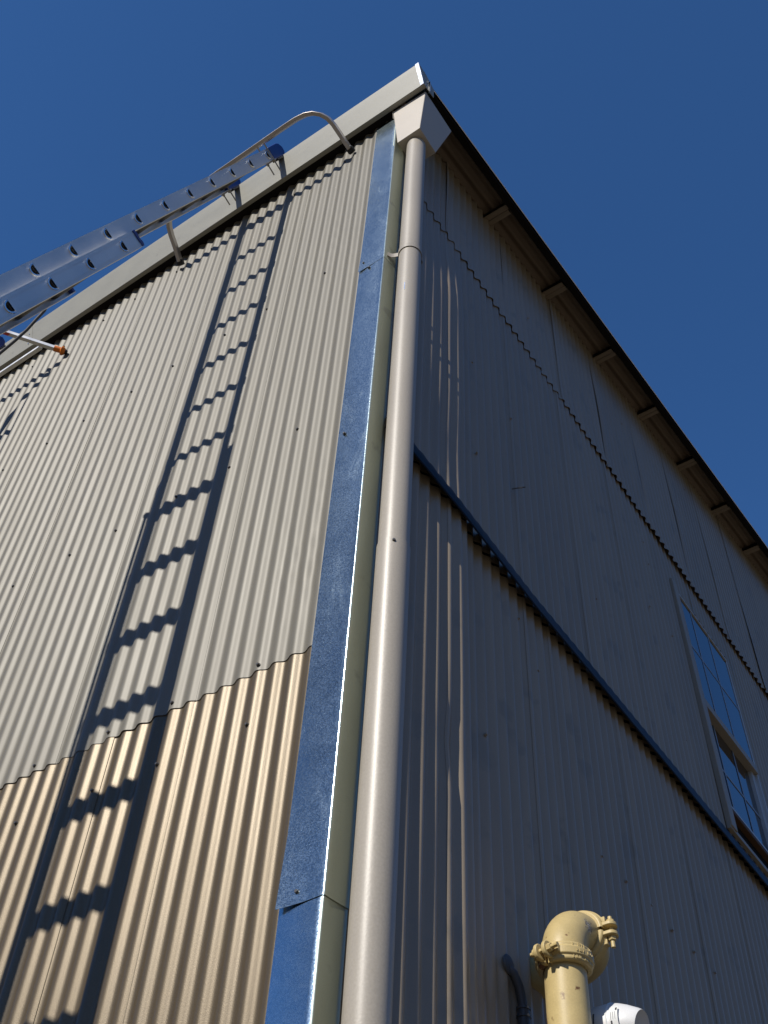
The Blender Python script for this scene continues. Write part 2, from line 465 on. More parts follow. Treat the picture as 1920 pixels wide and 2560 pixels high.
lo_var = [sheet('L', -0.949-S9, -0.949+0.02, -1.6, 2.26, 0.0, 22, 0.0016, 20+s) for s in range(3)]
lo_mesh = [b_.mesh('wall_sheet', (-0.949, 0, 0.3), M['sheet_low'], ang=80) for b_ in lo_var]
sheet_obj(sheet('L', -0.6102-0.339+0.0, -0.6102+0.02, -1.6, 2.26, 0.0, 22, 0.0016, 31), M['sheet_low'], -0.78, 0.3, 'L')
sheet_obj(sheet('L', -0.6102, -0.02, -1.6, 2.26, 0.0, 22, 0.0012, 32), M['sheet_low'], -0.30, 0.3, 'L')
for k in range(NL):
    link('wall_sheet', lo_mesh[k % 3], bld, (-0.9492-S9*k, 0, 0.3), solid=0.0008)

# shaded wall, three tiers; the sheets nearest the corner belly out by a few millimetres
def belly(u, z):
    k = min(1, max(0, (u-0.58)/0.12)); k = k*k*(3-2*k)
    b = 0.003 + 0.050*max(0, u-0.08) + 0.006*noise.noise(Vector((u*2.5, z*0.75, 4.0)))
    b *= min(1, max(0, (5.40-z)/0.5))
    if u > 0.28: b -= 0.010*math.exp(-((z-3.62)/0.32)**2)*min(1, (u-0.28)/0.1) - 0.0022*noise.noise(Vector((u*9, z*1.6, 8.0)))
    return b*(1-k) - 0.004*k
def dent(u, z):
    b = belly(u, z)
    b += 0.011*math.exp(-((u-0.66)/0.09)**2 - ((z-0.9)/0.75)**2)
    b -= 0.012*math.exp(-((u-0.50)/0.05)**2 - ((z-2.16)/0.10)**2)
    return b
SEAM_LOW = [0.035, 0.503, 1.113, 1.316, 1.924] + [1.924 + S9*k for k in range(1, 11)]
for k in range(len(SEAM_LOW)-1):
    a, b_ = SEAM_LOW[k], SEAM_LOW[k+1]
    sheet_obj(sheet('R', a-0.012 if k else a, b_, -1.6, 3.285, 0.0, 30, 0.0022, 40+k, 0.0016, dent if k < 2 else (lambda u, z: -0.004)), M['sheet_side'], a, 0.8, 'R')
def lean_in(u, z):
    k = min(1, max(0, (u-1.7)/1.5))
    return -0.004 - 0.0125*k*(z-4.2)
SEAM_UP = [0.035, 0.503] + [0.503 + S9*k for k in range(1, 13)]
WIN = (3.241, 4.077, 3.41, 5.220)
for k in range(len(SEAM_UP)-1):
    a, b_ = SEAM_UP[k], SEAM_UP[k+1]
    hole = WIN if (a < WIN[1] and b_ > WIN[0]) else None
    zl = [3.30, 3.355] + [3.41 + (5.220-3.41)*q/14 for q in range(15)] + [5.3, 5.45, 5.60]
    sheet_obj(sheet('R', a-0.012 if k else a, b_, 3.30, 5.60, 0.0, 18, 0.0018, 60+k, 0.0016, belly if k < 2 else lean_in, hole, z_list=zl), M['sheet_side'], a, 4.4, 'R')
rnd = random.Random(3)
SEAM_TOP = [0.035, 0.505, 1.15, 1.79, 2.385, 2.995, 3.61, 4.23, 4.85, 5.43, 6.04, 6.65, 7.26, 7.85]
for k in range(len(SEAM_TOP)-1):
    a, b_ = SEAM_TOP[k], SEAM_TOP[k+1]
    f1 = rnd.uniform(0.004, 0.013); zc = rnd.uniform(0.3, 0.9); f2 = rnd.uniform(0.002, 0.006)
    def flare(u, z, a=a, f1=f1, f2=f2, zc=zc):
        zt = 5.52 + zc
        e = f1*math.exp(-((u-a)/0.05)**2)*math.exp(-((z-zt)/0.45)**2) if a > 0.1 else 0
        low = math.exp(-(z-5.52)/0.06)
        return e + low*(0.003 + f2*(0.5+0.5*noise.noise(Vector((u*6, a, 1.0))))) - (0.0005 if u < 0.5 else 0.003)
    sheet_obj(sheet('R', a-0.012 if k else a, b_, 5.52, 6.5, 0.0024, 20, 0.0026, 80+k, 0.001, flare, top=lambda u: roof_z(u)-0.002), M['sheet_side'], a, 6.0, 'R')

# corner flashing: three overlapping folded lengths with a rounded bend
def corner_piece(z0, z1, off, lift, ragged):
    nz = 16
    sect = []
    for i in range(9): sect.append((-0.128 + 0.127*i/8, -0.004-off, 'a'))
    for i in range(1, 6):
        a = math.pi/2*i/6
        sect.append((-0.001 + (0.004+off)*math.sin(a), -0.004 - off + 0.0035*(1-math.cos(a)), 'b'))
    for i in range(7): sect.append((0.003+off+0.083*(0.06*(i/6)+0.07*(i/6)**2), 0.000-off + (0.074+off)*i/6, 'c'))
    sect.append((0.0115+off, 0.078, 'd')); sect.append((-0.010, 0.081, 'd'))
    V = []; F = []
    for k in range(nz+1):
        t = k/nz; z = z0 + (z1-z0)*t
        for i, (x, y, kind) in enumerate(sect):
            zz = z
            yy = y; xx = x
            if k == 0 and kind == 'a': zz -= 0.012*(-x/0.128)*ragged
            if lift and kind == 'a': yy -= lift*max(0, (-x-0.04)/0.088)**1.5*math.exp(-(z-z0)/0.10)
            w_ = 0.0016*noise.noise(Vector((x*9, z*1.3, 7)))
            if kind == 'c':
                xx += 0.0012*math.sin(min(1, max(0, y)/0.08)*math.pi)*(noise.noise(Vector((z*1.4, 0, 5))))
            if kind == 'a': yy += w_
            V.append((xx, yy, zz))
    W = len(sect)
    for k in range(nz):
        for i in range(W-1): F.append((k*W+i, k*W+i+1, (k+1)*W+i+1, (k+1)*W+i))
    m = MB(); m.add(V, F); return m
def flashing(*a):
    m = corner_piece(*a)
    o = part('corner_flashing', m, [M['galv'], M['galv_lit']], bld, solid=0.0007, ang=60)
    for p_ in o.data.polygons:                     # the return leg's sunlit look is painted in as a paler zinc
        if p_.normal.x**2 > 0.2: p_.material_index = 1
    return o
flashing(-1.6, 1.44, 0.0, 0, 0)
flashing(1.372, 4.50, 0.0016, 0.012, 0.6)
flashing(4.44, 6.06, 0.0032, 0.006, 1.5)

# navy belt flashing between the lower two tiers of the shaded wall, in lengths
def belt(y0, y1, seed):
    V = []; F = []
    n = int((y1-y0)/P*6)
    for i in range(n+1):
        y = y0 + (y1-y0)*i/n
        c = 0.5+0.5*math.cos(2*math.pi*(y-0.503)/P)
        wv = 0.002*noise.noise(Vector((y*2.2, seed, 0)))
        bl = max(0.010, 0.026*(1 - max(0, y-0.55)/1.0))
        V += [(p_[0] + (0 if q_ == 0 else bl), p_[1], p_[2]) for q_, p_ in enumerate( [(-0.006, y, 3.352+0.004*c), (0.005+0.001*c, y, 3.338+wv+0.005*c), (0.011, y, 3.325+wv), (0.024, y, 3.248+wv), (0.020, y, 3.242+wv), (0.010, y, 3.262+wv)])]
    for i in range(n):
        for j in range(5): F.append((i*6+j, (i+1)*6+j, (i+1)*6+j+1, i*6+j+1))
    m = MB(); m.add(V, F); return m
for k, (a, b_) in enumerate([(0.092, 3.04), (3.00, 6.04), (6.0, 7.9)]):
    part('belt_flashing', belt(a, b_, k), M['navy'], bld, solid=0.001, ang=30)

# roof sheets, corrugations running up the slope; one mesh, repeated
def roof_sheet(x0, n):
    V = []; F = []
    NS = 10
    ys = [-0.085, 0.3, 1.0, 2.0, 3.0, 4.0, 5.0, 6.0, 7.0, 8.0]
    nu = n*NS
    for y in ys:
        for i in range(nu+1):
            x = x0 + n*P*i/nu
            V.append((x, y, roof_z(y) + 0.010*(1-math.cos(2*math.pi*(x-0.197)/P))))
    W = nu+1
    for k in range(len(ys)-1):
        for i in range(nu): F.append((k*W+i, k*W+i+1, (k+1)*W+i+1, (k+1)*W+i))
    m = MB(); m.add(V, F); return m
rm = roof_sheet(0.197-S9, 9).mesh('roof_sheet', (-0.1, 3, 7), M['roof'], ang=80)
for k in range(10):
    link('roof_sheet', rm, bld, (-0.1-S9*k, 3, 7 + 0.0012*(k % 2)), solid=0.0009)

# near-black board standing for the shaded hollow under the roof edge, and the thin folded edge strip on it
def slope_box(x0, x1, y0, y1, dz0, dz1, n=12, curl=0.0):
    V = []; F = []
    for i in range(n+1):
        y = y0 + (y1-y0)*i/n
        zz = roof_z(y) - curl*math.exp(-(y-y0)/0.09)
        V += [(x0, y, zz+dz0), (x1, y, zz+dz0), (x1, y, zz+dz1), (x0, y, zz+dz1)]
    for i in range(n):
        for j in range(4): F.append((i*4+j, (i+1)*4+j, (i+1)*4+(j+1) % 4, i*4+(j+1) % 4))
    F.append((0, 1, 2, 3)); F.append((n*4+3, n*4+2, n*4+1, n*4))
    m = MB(); m.add(V, F); return m
part('rake_shade_board', slope_box(0.150, 0.190, 0.02, 7.9, -0.050, -0.003, 60), M['dark_wood'], bld)
re_ = slope_box(0.1985, 0.2005, -0.09, 7.9, -0.030, 0.020, 60, 0.02)
re_.v = [(x - (0.0075 if i % 4 >= 2 else 0), y, z) for i, (x, y, z) in enumerate(re_.v)]
part('rake_edge', re_, M['edge'], bld)

# purlin tails: timber with its side shade put into the colour, and two painted battens under it
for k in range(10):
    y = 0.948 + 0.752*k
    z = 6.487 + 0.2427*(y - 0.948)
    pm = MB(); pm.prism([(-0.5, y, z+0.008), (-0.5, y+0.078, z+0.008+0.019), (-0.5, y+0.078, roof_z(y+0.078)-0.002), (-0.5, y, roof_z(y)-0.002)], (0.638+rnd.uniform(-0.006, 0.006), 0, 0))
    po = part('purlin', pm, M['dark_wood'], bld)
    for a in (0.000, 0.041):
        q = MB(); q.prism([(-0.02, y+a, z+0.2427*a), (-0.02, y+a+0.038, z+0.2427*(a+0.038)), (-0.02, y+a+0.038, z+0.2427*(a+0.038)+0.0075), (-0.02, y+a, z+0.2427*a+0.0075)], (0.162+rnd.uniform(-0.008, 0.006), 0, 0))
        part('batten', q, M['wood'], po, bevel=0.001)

# dark eave board closing the top of the sunlit wall behind the gutter
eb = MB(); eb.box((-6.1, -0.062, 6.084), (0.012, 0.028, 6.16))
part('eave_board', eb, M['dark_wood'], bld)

# window
wy0, wy1, wz0, wz1 = 3.250, 4.072, 3.575, 5.210
win = link('window', MB().box((-0.075, wy0+0.004, wz0-0.16), (-0.055, wy1-0.004, wz1-0.004)).mesh('window', (-0.06, 3.6, 4.3), M['backing']), bld, (-0.06, 3.6, 4.3))
LEAN = 0.0185
def wpart(name, mb, mat, **k):
    mb.v = [(x - LEAN*(z-4.3), y, z) for x, y, z in mb.v]
    return part(name, mb, mat, win, **k)
zm = 4.295
# jambs, head and sill of the frame
wpart('frame', MB().box((-0.05, wy0+0.003, wz0), (-0.012, wy0+0.012, wz1)), M['vinyl'], bevel=0.002)
wpart('frame', MB().box((-0.05, wy1-0.018, wz0), (-0.003, wy1-0.003, wz1)), M['vinyl'], bevel=0.002)
wpart('frame', MB().box((-0.05, wy0+0.012, wz1-0.014), (0.001, wy1-0.018, wz1)), M['vinyl'], bevel=0.002)
wpart('frame', MB().box((-0.05, wy0+0.012, wz0), (-0.004, wy1-0.018, wz0+0.030)), M['vinyl'], bevel=0.002)
wpart('meeting_rail', MB().box((-0.048, wy0+0.012, zm-0.030), (0.004, wy1-0.018, zm+0.028)), M['casing'], bevel=0.002)
wpart('sash_stile', MB().box((-0.050, wy1-0.075, wz0+0.030), (-0.020, wy1-0.018, zm-0.030)), M['vinyl'], bevel=0.002)
wpart('pane', MB().box((-0.014, wy0+0.012, zm+0.028), (-0.008, wy1-0.018, wz1-0.014)), M['glass'])
wpart('pane', MB().box((-0.048, wy0+0.012, wz0+0.030), (-0.042, wy1-0.075, zm-0.030)), M['glass'])
for yv in (3.488, 3.762):
    wpart('muntin', MB().box((-0.0075, yv-0.007, zm+0.028), (-0.005, yv+0.007, wz1-0.014)), M['muntin'])
    wpart('muntin', MB().box((-0.0405, yv-0.007, wz0+0.030), (-0.038, yv+0.007, zm-0.030)), M['muntin'])
wpart('muntin', MB().box((-0.0079, wy0+0.012, 4.768), (-0.0056, wy1-0.018, 4.782)), M['muntin'])
wpart('muntin', MB().box((-0.0412, wy0+0.012, 3.925), (-0.0387, wy1-0.075, 3.939)), M['muntin'])
wpart('casing', MB().box((-0.014, 3.172, 3.385), (0.018, 3.249, 5.228)), M['casing'], bevel=0.004)
wpart('sill_board', MB().box((-0.050, 3.244, 3.545), (0.002, 4.30, 3.574)), M['brown'], bevel=0.002)
wpart('sill_board', MB().box((-0.054, 3.244, 3.402), (-0.030, 4.30, 3.544)), M['dark_wood'])
wpart('drip_trim', MB().box((-0.010, 3.170, 3.372), (0.010, 4.9, 3.3985)), M['casing'], bevel=0.001)

# screws
def screw_mesh(mat=None):
    m = MB()
    m.lathe([(0.0, 0.002), (0.0062, 0.002), (0.0070, 0.0)], (0, 0, 0), (0, 0, 1), 10)
    m.lathe([(0.0, 0.0075), (0.0042, 0.0075), (0.0050, 0.0065), (0.0050, 0.0)], (0, 0, 0), (0, 0, 1), 6)
    return m.mesh('screw', (0, 0, 0), mat or M['screw'], ang=30)
SCR = screw_mesh()
SCR_P = screw_mesh(M['sheet_side'])
def screw(parent, loc, normal, me=None):
    o = link('screw', me or SCR, parent, loc)
    o.rotation_euler = Vector(normal).to_track_quat('Z', 'Y').to_euler()
    return o
LX = [-0.339, -0.678, -0.949, -1.288, -1.559, -1.898, -2.17, -2.509, -2.78, -3.12]
for z in (5.89, 4.64, 3.418, 2.232, 2.005):
    for i, x in enumerate(LX):
        screw(bld, (x + rnd.uniform(-.006, .006), -0.0035 if z > 2.1 else -0.001, z + rnd.uniform(-.006, .006)), (0, -1, 0))
for y, z in [(0.566,2.353),(0.764,2.351),(1.586,2.345),(1.784,2.346),(2.0,2.356),(2.184,2.342),(2.391,2.348),(2.594,2.35),(1.052,3.12),(1.184,2.946),
             (0.741,4.572),(0.618,3.956),(1.105,4.535),(0.53,3.613),(0.759,3.877),(1.88,3.935),(2.649,4.529),(2.947,4.54),(2.759,5.175),(2.769,4.987),(2.821,3.702),
             (1.421,5.945),(2.799,6.455),(2.563,5.568),(4.022,6.983)]:
    screw(bld, (-0.004, y, z), (1, 0, 0), SCR_P)
for x, z in [(-0.105,4.488),(-0.071,4.412),(-0.098,3.212),(-0.075,1.400)]:
    screw(bld, (x, -0.0075, z), (0, -1, 0))
part('wire_stub', MB().tube([(-0.005, 1.071, 3.953), (0.02, 1.083, 3.956), (0.05, 1.098, 3.958)], 0.003, 6), M['screw'], bld)

# ------------------------------------------------------------------ gutter
gut = root('eaves_gutter', 'pale grey metal eaves gutter along the top of the sunlit wall', 'gutter', (0, -0.1, 6.1))
def gutter_len(x0, x1, off=0.0):
    n = max(4, int((x1-x0)/0.25)); V = []; F = []
    prof = [(-0.040, 6.080), (-0.064, 6.074), (-0.067, 6.076), (-0.0685, 6.080)] + \
           [(-0.0685 - (0.0575)*t/6, 6.080 + 0.163*t/6) for t in range(1, 7)] + [(-0.127, 6.2465), (-0.1255, 6.249), (-0.113, 6.248), (-0.113, 6.238)]
    for i in range(n+1):
        x = x0 + (x1-x0)*i/n
        for j, (y, z) in enumerate(prof):
            wv = 0.0016*noise.noise(Vector((x*1.3, y*20, 2.0)))
            V.append((x, y - off + wv, z + wv*0.5))
    W = len(prof)
    for i in range(n):
        for j in range(W-1): F.append((i*W+j, (i+1)*W+j, (i+1)*W+j+1, i*W+j+1))
    m = MB(); m.add(V, F); return m
part('gutter_section', gutter_len(-2.84, 0.216), M['gutter'], gut, solid=0.0012, ang=30)
part('gutter_section', gutter_len(-6.1, -2.80, 0.0016), M['gutter'], gut, solid=0.0012, ang=30)
ec = MB()
ec.prism([(0.216, -0.1275, 6.252), (0.216, -0.0675, 6.073), (0.216, 0.03, 6.085), (0.216, 0.03, 6.20), (0.216, -0.05, 6.25)], (0.003, 0, 0))
part('end_cap', ec, M['gutter'], gut)
part('end_flange', MB().prism([(0.198, -0.1295, 6.2515), (0.198, -0.0705, 6.0745), (0.198, -0.0685, 6.0745), (0.198, -0.1275, 6.2515)], (0.0215, 0, 0)), M['alu_bright'], gut)
for dx, zz in ((-0.004, 0.93), (0.004, 0.62), (-0.003, 0.18)):
    y = -0.0705 - 0.0575*zz; z = 6.076 + 0.17*zz
    part('rivet', MB().lathe([(0, 0.003), (0.003, 0.0025), (0.0045, 0)], (-2.83+dx, y-0.001, z), (0, -0.947, -0.32), 10), M['alu_bright'], gut)
part('strap_clip', MB().sweep([(0.219, -0.036, 6.155), (0.2225, -0.018, 6.205), (0.2235, -0.017, 6.15), (0.2235, -0.018, 6.05)], [(-0.0015, -0.005), (0.0015, -0.005), (0.0015, 0.005), (-0.0015, 0.005)], (1, 0, 0)), M['alu_bright'], gut)
part('hook', MB().box((0.06, -0.03, 6.16), (0.20, 0.02, 6.20)), M['galv'], gut)

# ------------------------------------------------------------------ downpipe with rainwater head
dp = root('downpipe', 'beige round downpipe with a tapered rainwater head at the building corner', 'downpipe', (0.124, 0.024, -1.6))
hd = MB()
T = [(-0.005, -0.032), (0.2035, -0.028), (0.2035, 0.235), (-0.005, 0.235)]
B = [(0.0155, 0.002), (0.1575, 0.000), (0.154, 0.157), (0.0155, 0.157)]
zt, zb = 6.068, 5.688
hv = [(x, y, 6.08) for x, y in T] + [(x, y, zt) for x, y in T] + [(x, y, zb) for x, y in B]
hf = [(0,1,5,4),(1,2,6,5),(2,3,7,6),(3,0,4,7),(4,5,9,8),(5,6,10,9),(6,7,11,10),(7,4,8,11)]
hd.add(hv[4:], [tuple(i-4 for i in f) for f in hf[4:]] + [(4, 5, 6, 7)])
part('rainwater_head', hd, M['head'], dp, bevel=0.003)
part('outlet', MB().lathe([(0.044, 6.02), (0.044, 6.085)], (0.10, 0.06, 0), (0, 0, 1), 16), M['galv'], dp, solid=0.001)
lg = MB(); lg.prism([(-0.003, -0.030, 5.98), (-0.006, -0.036, 6.09), (-0.006, 0.0, 6.09), (-0.003, 0.0, 5.98)], (0.0015, 0, 0))
part('head_tab', lg, M['head'], dp)
px, py, pr = 0.089, 0.071, 0.04985
def pipe_len(z0, z1, r0, r1, n=26):
    path = []; scl = []
    for k in range(n+1):
        z = z0 + (z1-z0)*k/n
        path.append((px + 0.0012*noise.noise(Vector((z, 1, 0))), py + 0.0012*noise.noise(Vector((z, 5, 0))), z))
        scl.append((r0 + (r1-r0)*k/n)/r0)
    return MB().tube(path, r0, 40, (0, 1, 0), scl, False)
part('pipe_section', pipe_len(2.53, 5.69, pr, pr), M['pipe'], dp, solid=0.0015, ang=60)
part('pipe_section', pipe_len(-1.6, 2.565, pr+0.0036, pr+0.0034), M['pipe'], dp, solid=0.0015, ang=60)
# strap: wraps the front of the pipe, both ends return to the wall corner
st = MB()
zs_ = 4.49
pts = [(0.010, 0.012, zs_), (0.013, 0.020, zs_), (0.020, 0.030, zs_), (0.032, 0.036, zs_)]
for k in range(17):
    a = math.radians(215 + 190*k/16)
    pts.append((px + (pr+0.0025)*math.cos(a), py + (pr+0.0025)*math.sin(a), zs_))
pts += [(0.120, 0.125, zs_), (0.08, 0.140, zs_), (0.03, 0.165, zs_), (0.004, 0.170, zs_)]
st.sweep(pts, [(-0.0012, -0.016), (0.0012, -0.016), (0.0012, 0.016), (-0.0012, 0.016)], (0, 0, 1))
part('strap', st, M['pipe'], dp)
d_ = Vector((1.49-px, -1.81-py, 0)).normalized()
screw(dp, (px + d_.x*(pr+0.002), py + d_.y*(pr+0.002), 2.548), d_)
part('scuff', MB().obox((px + 0.0502*math.cos(-1.25), py + 0.0502*math.sin(-1.25), 4.13), (0.0022, 0.0009, 0), (0, 0.0003, 0), (0, 0, 0.03)), M['alu_bright'], dp)

# ------------------------------------------------------------------ extension ladders
DV = Vector((-0.0017, -0.2971, -0.9548)).normalized()          # down the ladder
NV = Vector((0, 0.9548, -0.2971)).normalized()                 # towards the wall
PITCH = 0.2989
def ladder(root_, T0, width_f, width_b, base_s, fly_end, top_s, k_first=0, only=None):
    """T0: first rung hole on the outer face of the right fly rail"""
    T0 = Vector(T0)
    X = Vector((1, 0, 0))
    def P3(x, s, n): return Vector((T0.x + x, T0.y, T0.z)) + DV*s + NV*n
    def web(x, out, n0, n1, s0, s1, holes, nc, hw, hh, th):
        """web plate with D shaped holes, faces square to x"""
        m = MB()
        def dshape(c, w_, h_):
            q = [(c - h_*0.45, nc - w_), (c - h_*0.45, nc - w_*0.33), (c - h_*0.45, nc + w_*0.33), (c - h_*0.45, nc + w_)]
            for i in range(1, 9):
                a = math.pi*i/9
                q.append((c - h_*0.45 + h_*1.15*math.sin(a), nc + w_*math.cos(a)))
            return q
        def cell(c, a, b):
            N = 12
            inner = dshape(c, hw, hh)
            outer = [(a, n0), (a, n0+(n1-n0)*0.33), (a, n0+(n1-n0)*0.67), (a, n1)]
            outer += [(a+(b-a)*t, n1) for t in (0.33, 0.67)] + [(b, n1), (b, n0+(n1-n0)*0.67), (b, n0+(n1-n0)*0.33), (b, n0)] + [(a+(b-a)*t, n0) for t in (0.67, 0.33)]
            V = []
            for xx in (x, x - out*th):
                V += [P3(xx, s_, n_) for s_, n_ in outer] + [P3(xx, s_, n_) for s_, n_ in inner]
            F = []
            for i in range(N):
                j = (i+1) % N
                F += [(i, j, N+j, N+i), (2*N+i, 3*N+i, 3*N+j, 2*N+j), (N+i, N+j, 3*N+j, 3*N+i)]
            m.add(V, F)
        edges = [s0] + [(holes[i]+holes[i+1])/2 for i in range(len(holes)-1)] + [s1]
        for i, c in enumerate(holes): cell(c, edges[i], edges[i+1])
        return m, dshape
    def rail(name, x, out, n0, n1, s0, s1, holes, grooves):
        nc = (n0+n1)/2 if not grooves else n0 + 0.040
        m, dsh = web(x, out, n0, n1, s0, s1, holes, nc, 0.0205, 0.0285, 0.003)
        fl = 0.033
        for nn in (n0, n1):
            a = nn; b = nn + (0.003 if nn == n0 else -0.003)
            c = P3(x - out*fl/2 + out*0.0012, (s0+s1)/2, (a+b)/2)
            m.obox(c, X*(fl/2), DV*((s1-s0)/2), NV*0.0016)
        if grooves:
            for q in (0.012, 0.016, 0.058, 0.062, 0.0665):
                m.obox(P3(x + out*0.0005, (s0+s1)/2, n0+q), X*0.0010, DV*((s1-s0)/2), NV*0.0011)
        r = part(name, m, M['alu'], root_, ang=30)
        # crimped rung ends standing proud of the web
        for c in holes:
            q = MB()
            o1 = dsh(c, 0.0255, 0.0335); i1 = dsh(c, 0.0198, 0.0272)
            V = []; F = []; N = 12
            for rr, dx in ((o1, 0.0003), (o1, 0.0035), (i1, 0.0045), (i1, -0.012)):
                V += [P3(x + out*dx, s_, n_) for s_, n_ in rr]
            for t in range(3):
                for i in range(N): F.append((t*N+i, t*N+(i+1) % N, (t+1)*N+(i+1) % N, (t+1)*N+i))
            q.add(V, F)
            part('rung_end', q, M['alu_bright'], r, ang=50)
        return r
    fh = [k*PITCH for k in range(0, int(fly_end/PITCH)+1)]
    bh = [base_s + 0.145 + k*PITCH for k in range(0, int((T0.z + 1.6)/0.955/PITCH) - int(base_s/PITCH))]
    fl_rails = []
    for x, out in ((0.0, 1), (-width_f, -1)):
        r = rail('fly_rail', x, out, -0.037, 0.033, top_s, fly_end, fh, False)
        fl_rails.append((x, out, r))
        # blue end cap of the fly rail
        q = MB()
        prof = [(top_s+0.015, -0.040), (top_s-0.14, -0.043), (top_s-0.175, -0.036), (top_s-0.205, -0.010), (top_s-0.20, 0.020), (top_s-0.175, 0.036), (top_s+0.015, 0.036)]
        q.prism([P3(x + out*0.003, s_, n_) for s_, n_ in prof], X*(-out*0.036))
        part('end_cap', q, M['blue'], r, bevel=0.004)
        pd = MB(); pd.obox(P3(x - out*0.015, top_s-0.10, 0.0415), X*0.020, DV*0.075, NV*0.005)
        part('rubber_pad', pd, M['black'], r, bevel=0.003)
    off = 0.027
    bs1 = (T0.z + 1.6)/0.955 - 0.03
    for x, out in ((off, 1), (-width_f-off, -1)):
        r = rail('base_rail', x, out, 0.031, 0.105, base_s, bs1, bh, True)
        q = MB(); q.obox(P3(x - out*0.010, base_s-0.004, 0.068), X*0.014, DV*0.010, NV*0.037)
        q.obox(P3(x - out*0.004, base_s-0.016, 0.050), X*0.006, DV*0.006, NV*0.010)
        q.obox(P3(x - out*0.004, base_s-0.016, 0.088), X*0.006, DV*0.006, NV*0.010)
        part('end_cap', q, M['blue'], r, bevel=0.002)
        f = MB(); f.obox(P3(x - out*0.010, bs1+0.012, 0.068), X*0.03, DV*0.020, NV*0.05)
        part('foot', f, M['black'], r, bevel=0.006)
    # hollow rungs
    def rung(xa, xb, c, nc):
        N = 12; q = MB(); V = []; F = []
        sh = []
        w_, h_ = 0.0195, 0.0270
        for k in range(4): sh.append((c - h_*0.45, nc - w_ + 2*w_*k/3))
        for i in range(1, 9):
            a = math.pi*i/9; sh.append((c - h_*0.45 + h_*1.15*math.sin(a), nc + w_*math.cos(a)))
        for xx in (xa, xb): V += [P3(xx, s_, n_) for s_, n_ in sh]
        F = [(i, (i+1) % N, N+(i+1) % N, N+i) for i in range(N)]
        q.add(V, F)
        part('rung', q, M['rung'], root_, solid=0.0015, ang=50)
    for c in fh: rung(-0.004, -width_f+0.004, c, -0.002)
    for c in bh: rung(off-0.004, -width_f-off+0.004, c, 0.071)
    return P3

lad = root('extension_ladder', 'aluminium extension ladder with blue end caps standing beside the downpipe corner', 'ladder', (-0.9, -2.6, -1.6))
LT = (-0.7224, -0.2282, 6.0354)
P3 = ladder(lad, LT, 0.362, 0.43, 1.945, 4.9, -0.085)
# stabiliser: flat bar across the climber's side, ends bent back to the wall
xc = -0.905
right = [(-0.569, -0.286, 6.112), (-0.488, -0.285, 6.110), (-0.425, -0.278, 6.102), (-0.380, -0.264, 6.088), (-0.345, -0.238, 6.074), (-0.322, -0.205, 6.060), (-0.308, -0.165, 6.036), (-0.300, -0.118, 6.004), (-0.293, -0.075, 5.972), (-0.284, -0.030, 5.938)]
left = [(2*xc - x, y, z) for x, y, z in right][::-1]
sect = [(-0.011, -0.019), (0.011, -0.019), (0.011, 0.019), (-0.011, 0.019)]
sb = MB().sweep(left + right, sect, NV.cross(Vector((1, 0, 0))))
sbo = part('stabiliser_bar', sb, M['alu_dirty'], lad, bevel=0.002, ang=40)
for pts_ in (left[:2][::-1], right[-2:]):
    a, b_ = Vector(pts_[0]), Vector(pts_[1])
    t = (b_-a).normalized()
    q = MB().sweep([b_ - t*0.012, b_ + t*0.010, b_ + t*0.020], [(-0.013, -0.020), (0.013, -0.020), (0.013, 0.020), (-0.013, 0.020)], (1, 0, 0))
    part('rubber_tip', q, M['black'], sbo, bevel=0.003)
for x, out in ((0.0, 1), (-0.362, -1)):
    for dx in (0.006*out, -0.034*out):
        pass
    path = [P3(x + out*0.006, -0.035, 0.105)]
    path += [P3(x + out*0.006, -0.040, -0.066), P3(x + out*0.004, -0.041, -0.076), P3(x - out*0.004, -0.041, -0.081), P3(x - out*0.030, -0.041, -0.081), P3(x - out*0.038, -0.041, -0.076), P3(x - out*0.040, -0.040, -0.066), P3(x - out*0.040, -0.035, 0.105)]
    part('u_bolt', MB().tube(path, 0.0042, 8, (0, 0, 1)), M['zinc'], sbo)
    nt_ = MB(); nt_.obox(P3(x - out*0.017, -0.036, 0.037), Vector((1, 0, 0))*0.034, DV*0.011, NV*0.003)
    for q in (0.006, -0.040):
        nt_.lathe([(0, 0.008), (0.008, 0.008), (0.008, 0)], P3(x + out*q, -0.036, 0.040), NV, 6)
    part('clamp_plate', nt_, M['zinc'], sbo)

# second ladder, almost all of it out of frame to the left; its stand-off arm reaches in
lad2 = root('extension_ladder', 'second ladder at the left edge with an orange tipped square tube stand-off arm', 'ladder', (-2.85, -2.6, -1.6))
P3b = ladder(lad2, (-2.648, -0.385, 5.44), 0.362, 0.43, 2.6, 4.9, -0.07)
arm = [Vector((-2.405, 0.012, 5.742)) + Vector((-0.255, -0.317, 0.040))*k for k in (0, 0.13, 0.27, 0.5, 0.75, 0.95, 1.1)]
arm += [Vector(p_) for p_ in [(-2.735, -0.392, 5.745), (-2.765, -0.430, 5.66), (-2.780, -0.465, 5.54), (-2.785, -0.50, 5.40)]]
a2 = arm[1:]
sq = [(-0.0125, -0.0125), (0.0125, -0.0125), (0.0125, 0.0125), (-0.0125, 0.0125)]
ao = part('standoff_arm', MB().sweep(a2, sq, (0, 0, 1)), M['alu'], lad2, bevel=0.0015, ang=40)
t = (arm[1]-arm[4]).normalized()
tip0 = arm[1]
q = MB().lathe([(0.0, -0.004), (0.019, -0.004), (0.0195, 0.0), (0.0185, 0.034), (0.024, 0.038), (0.030, 0.042), (0.028, 0.050), (0.017, 0.064), (0.0, 0.068)], tip0 - t*0.048, t, 20)
part('orange_tip', q, M['orange'], ao, ang=40)
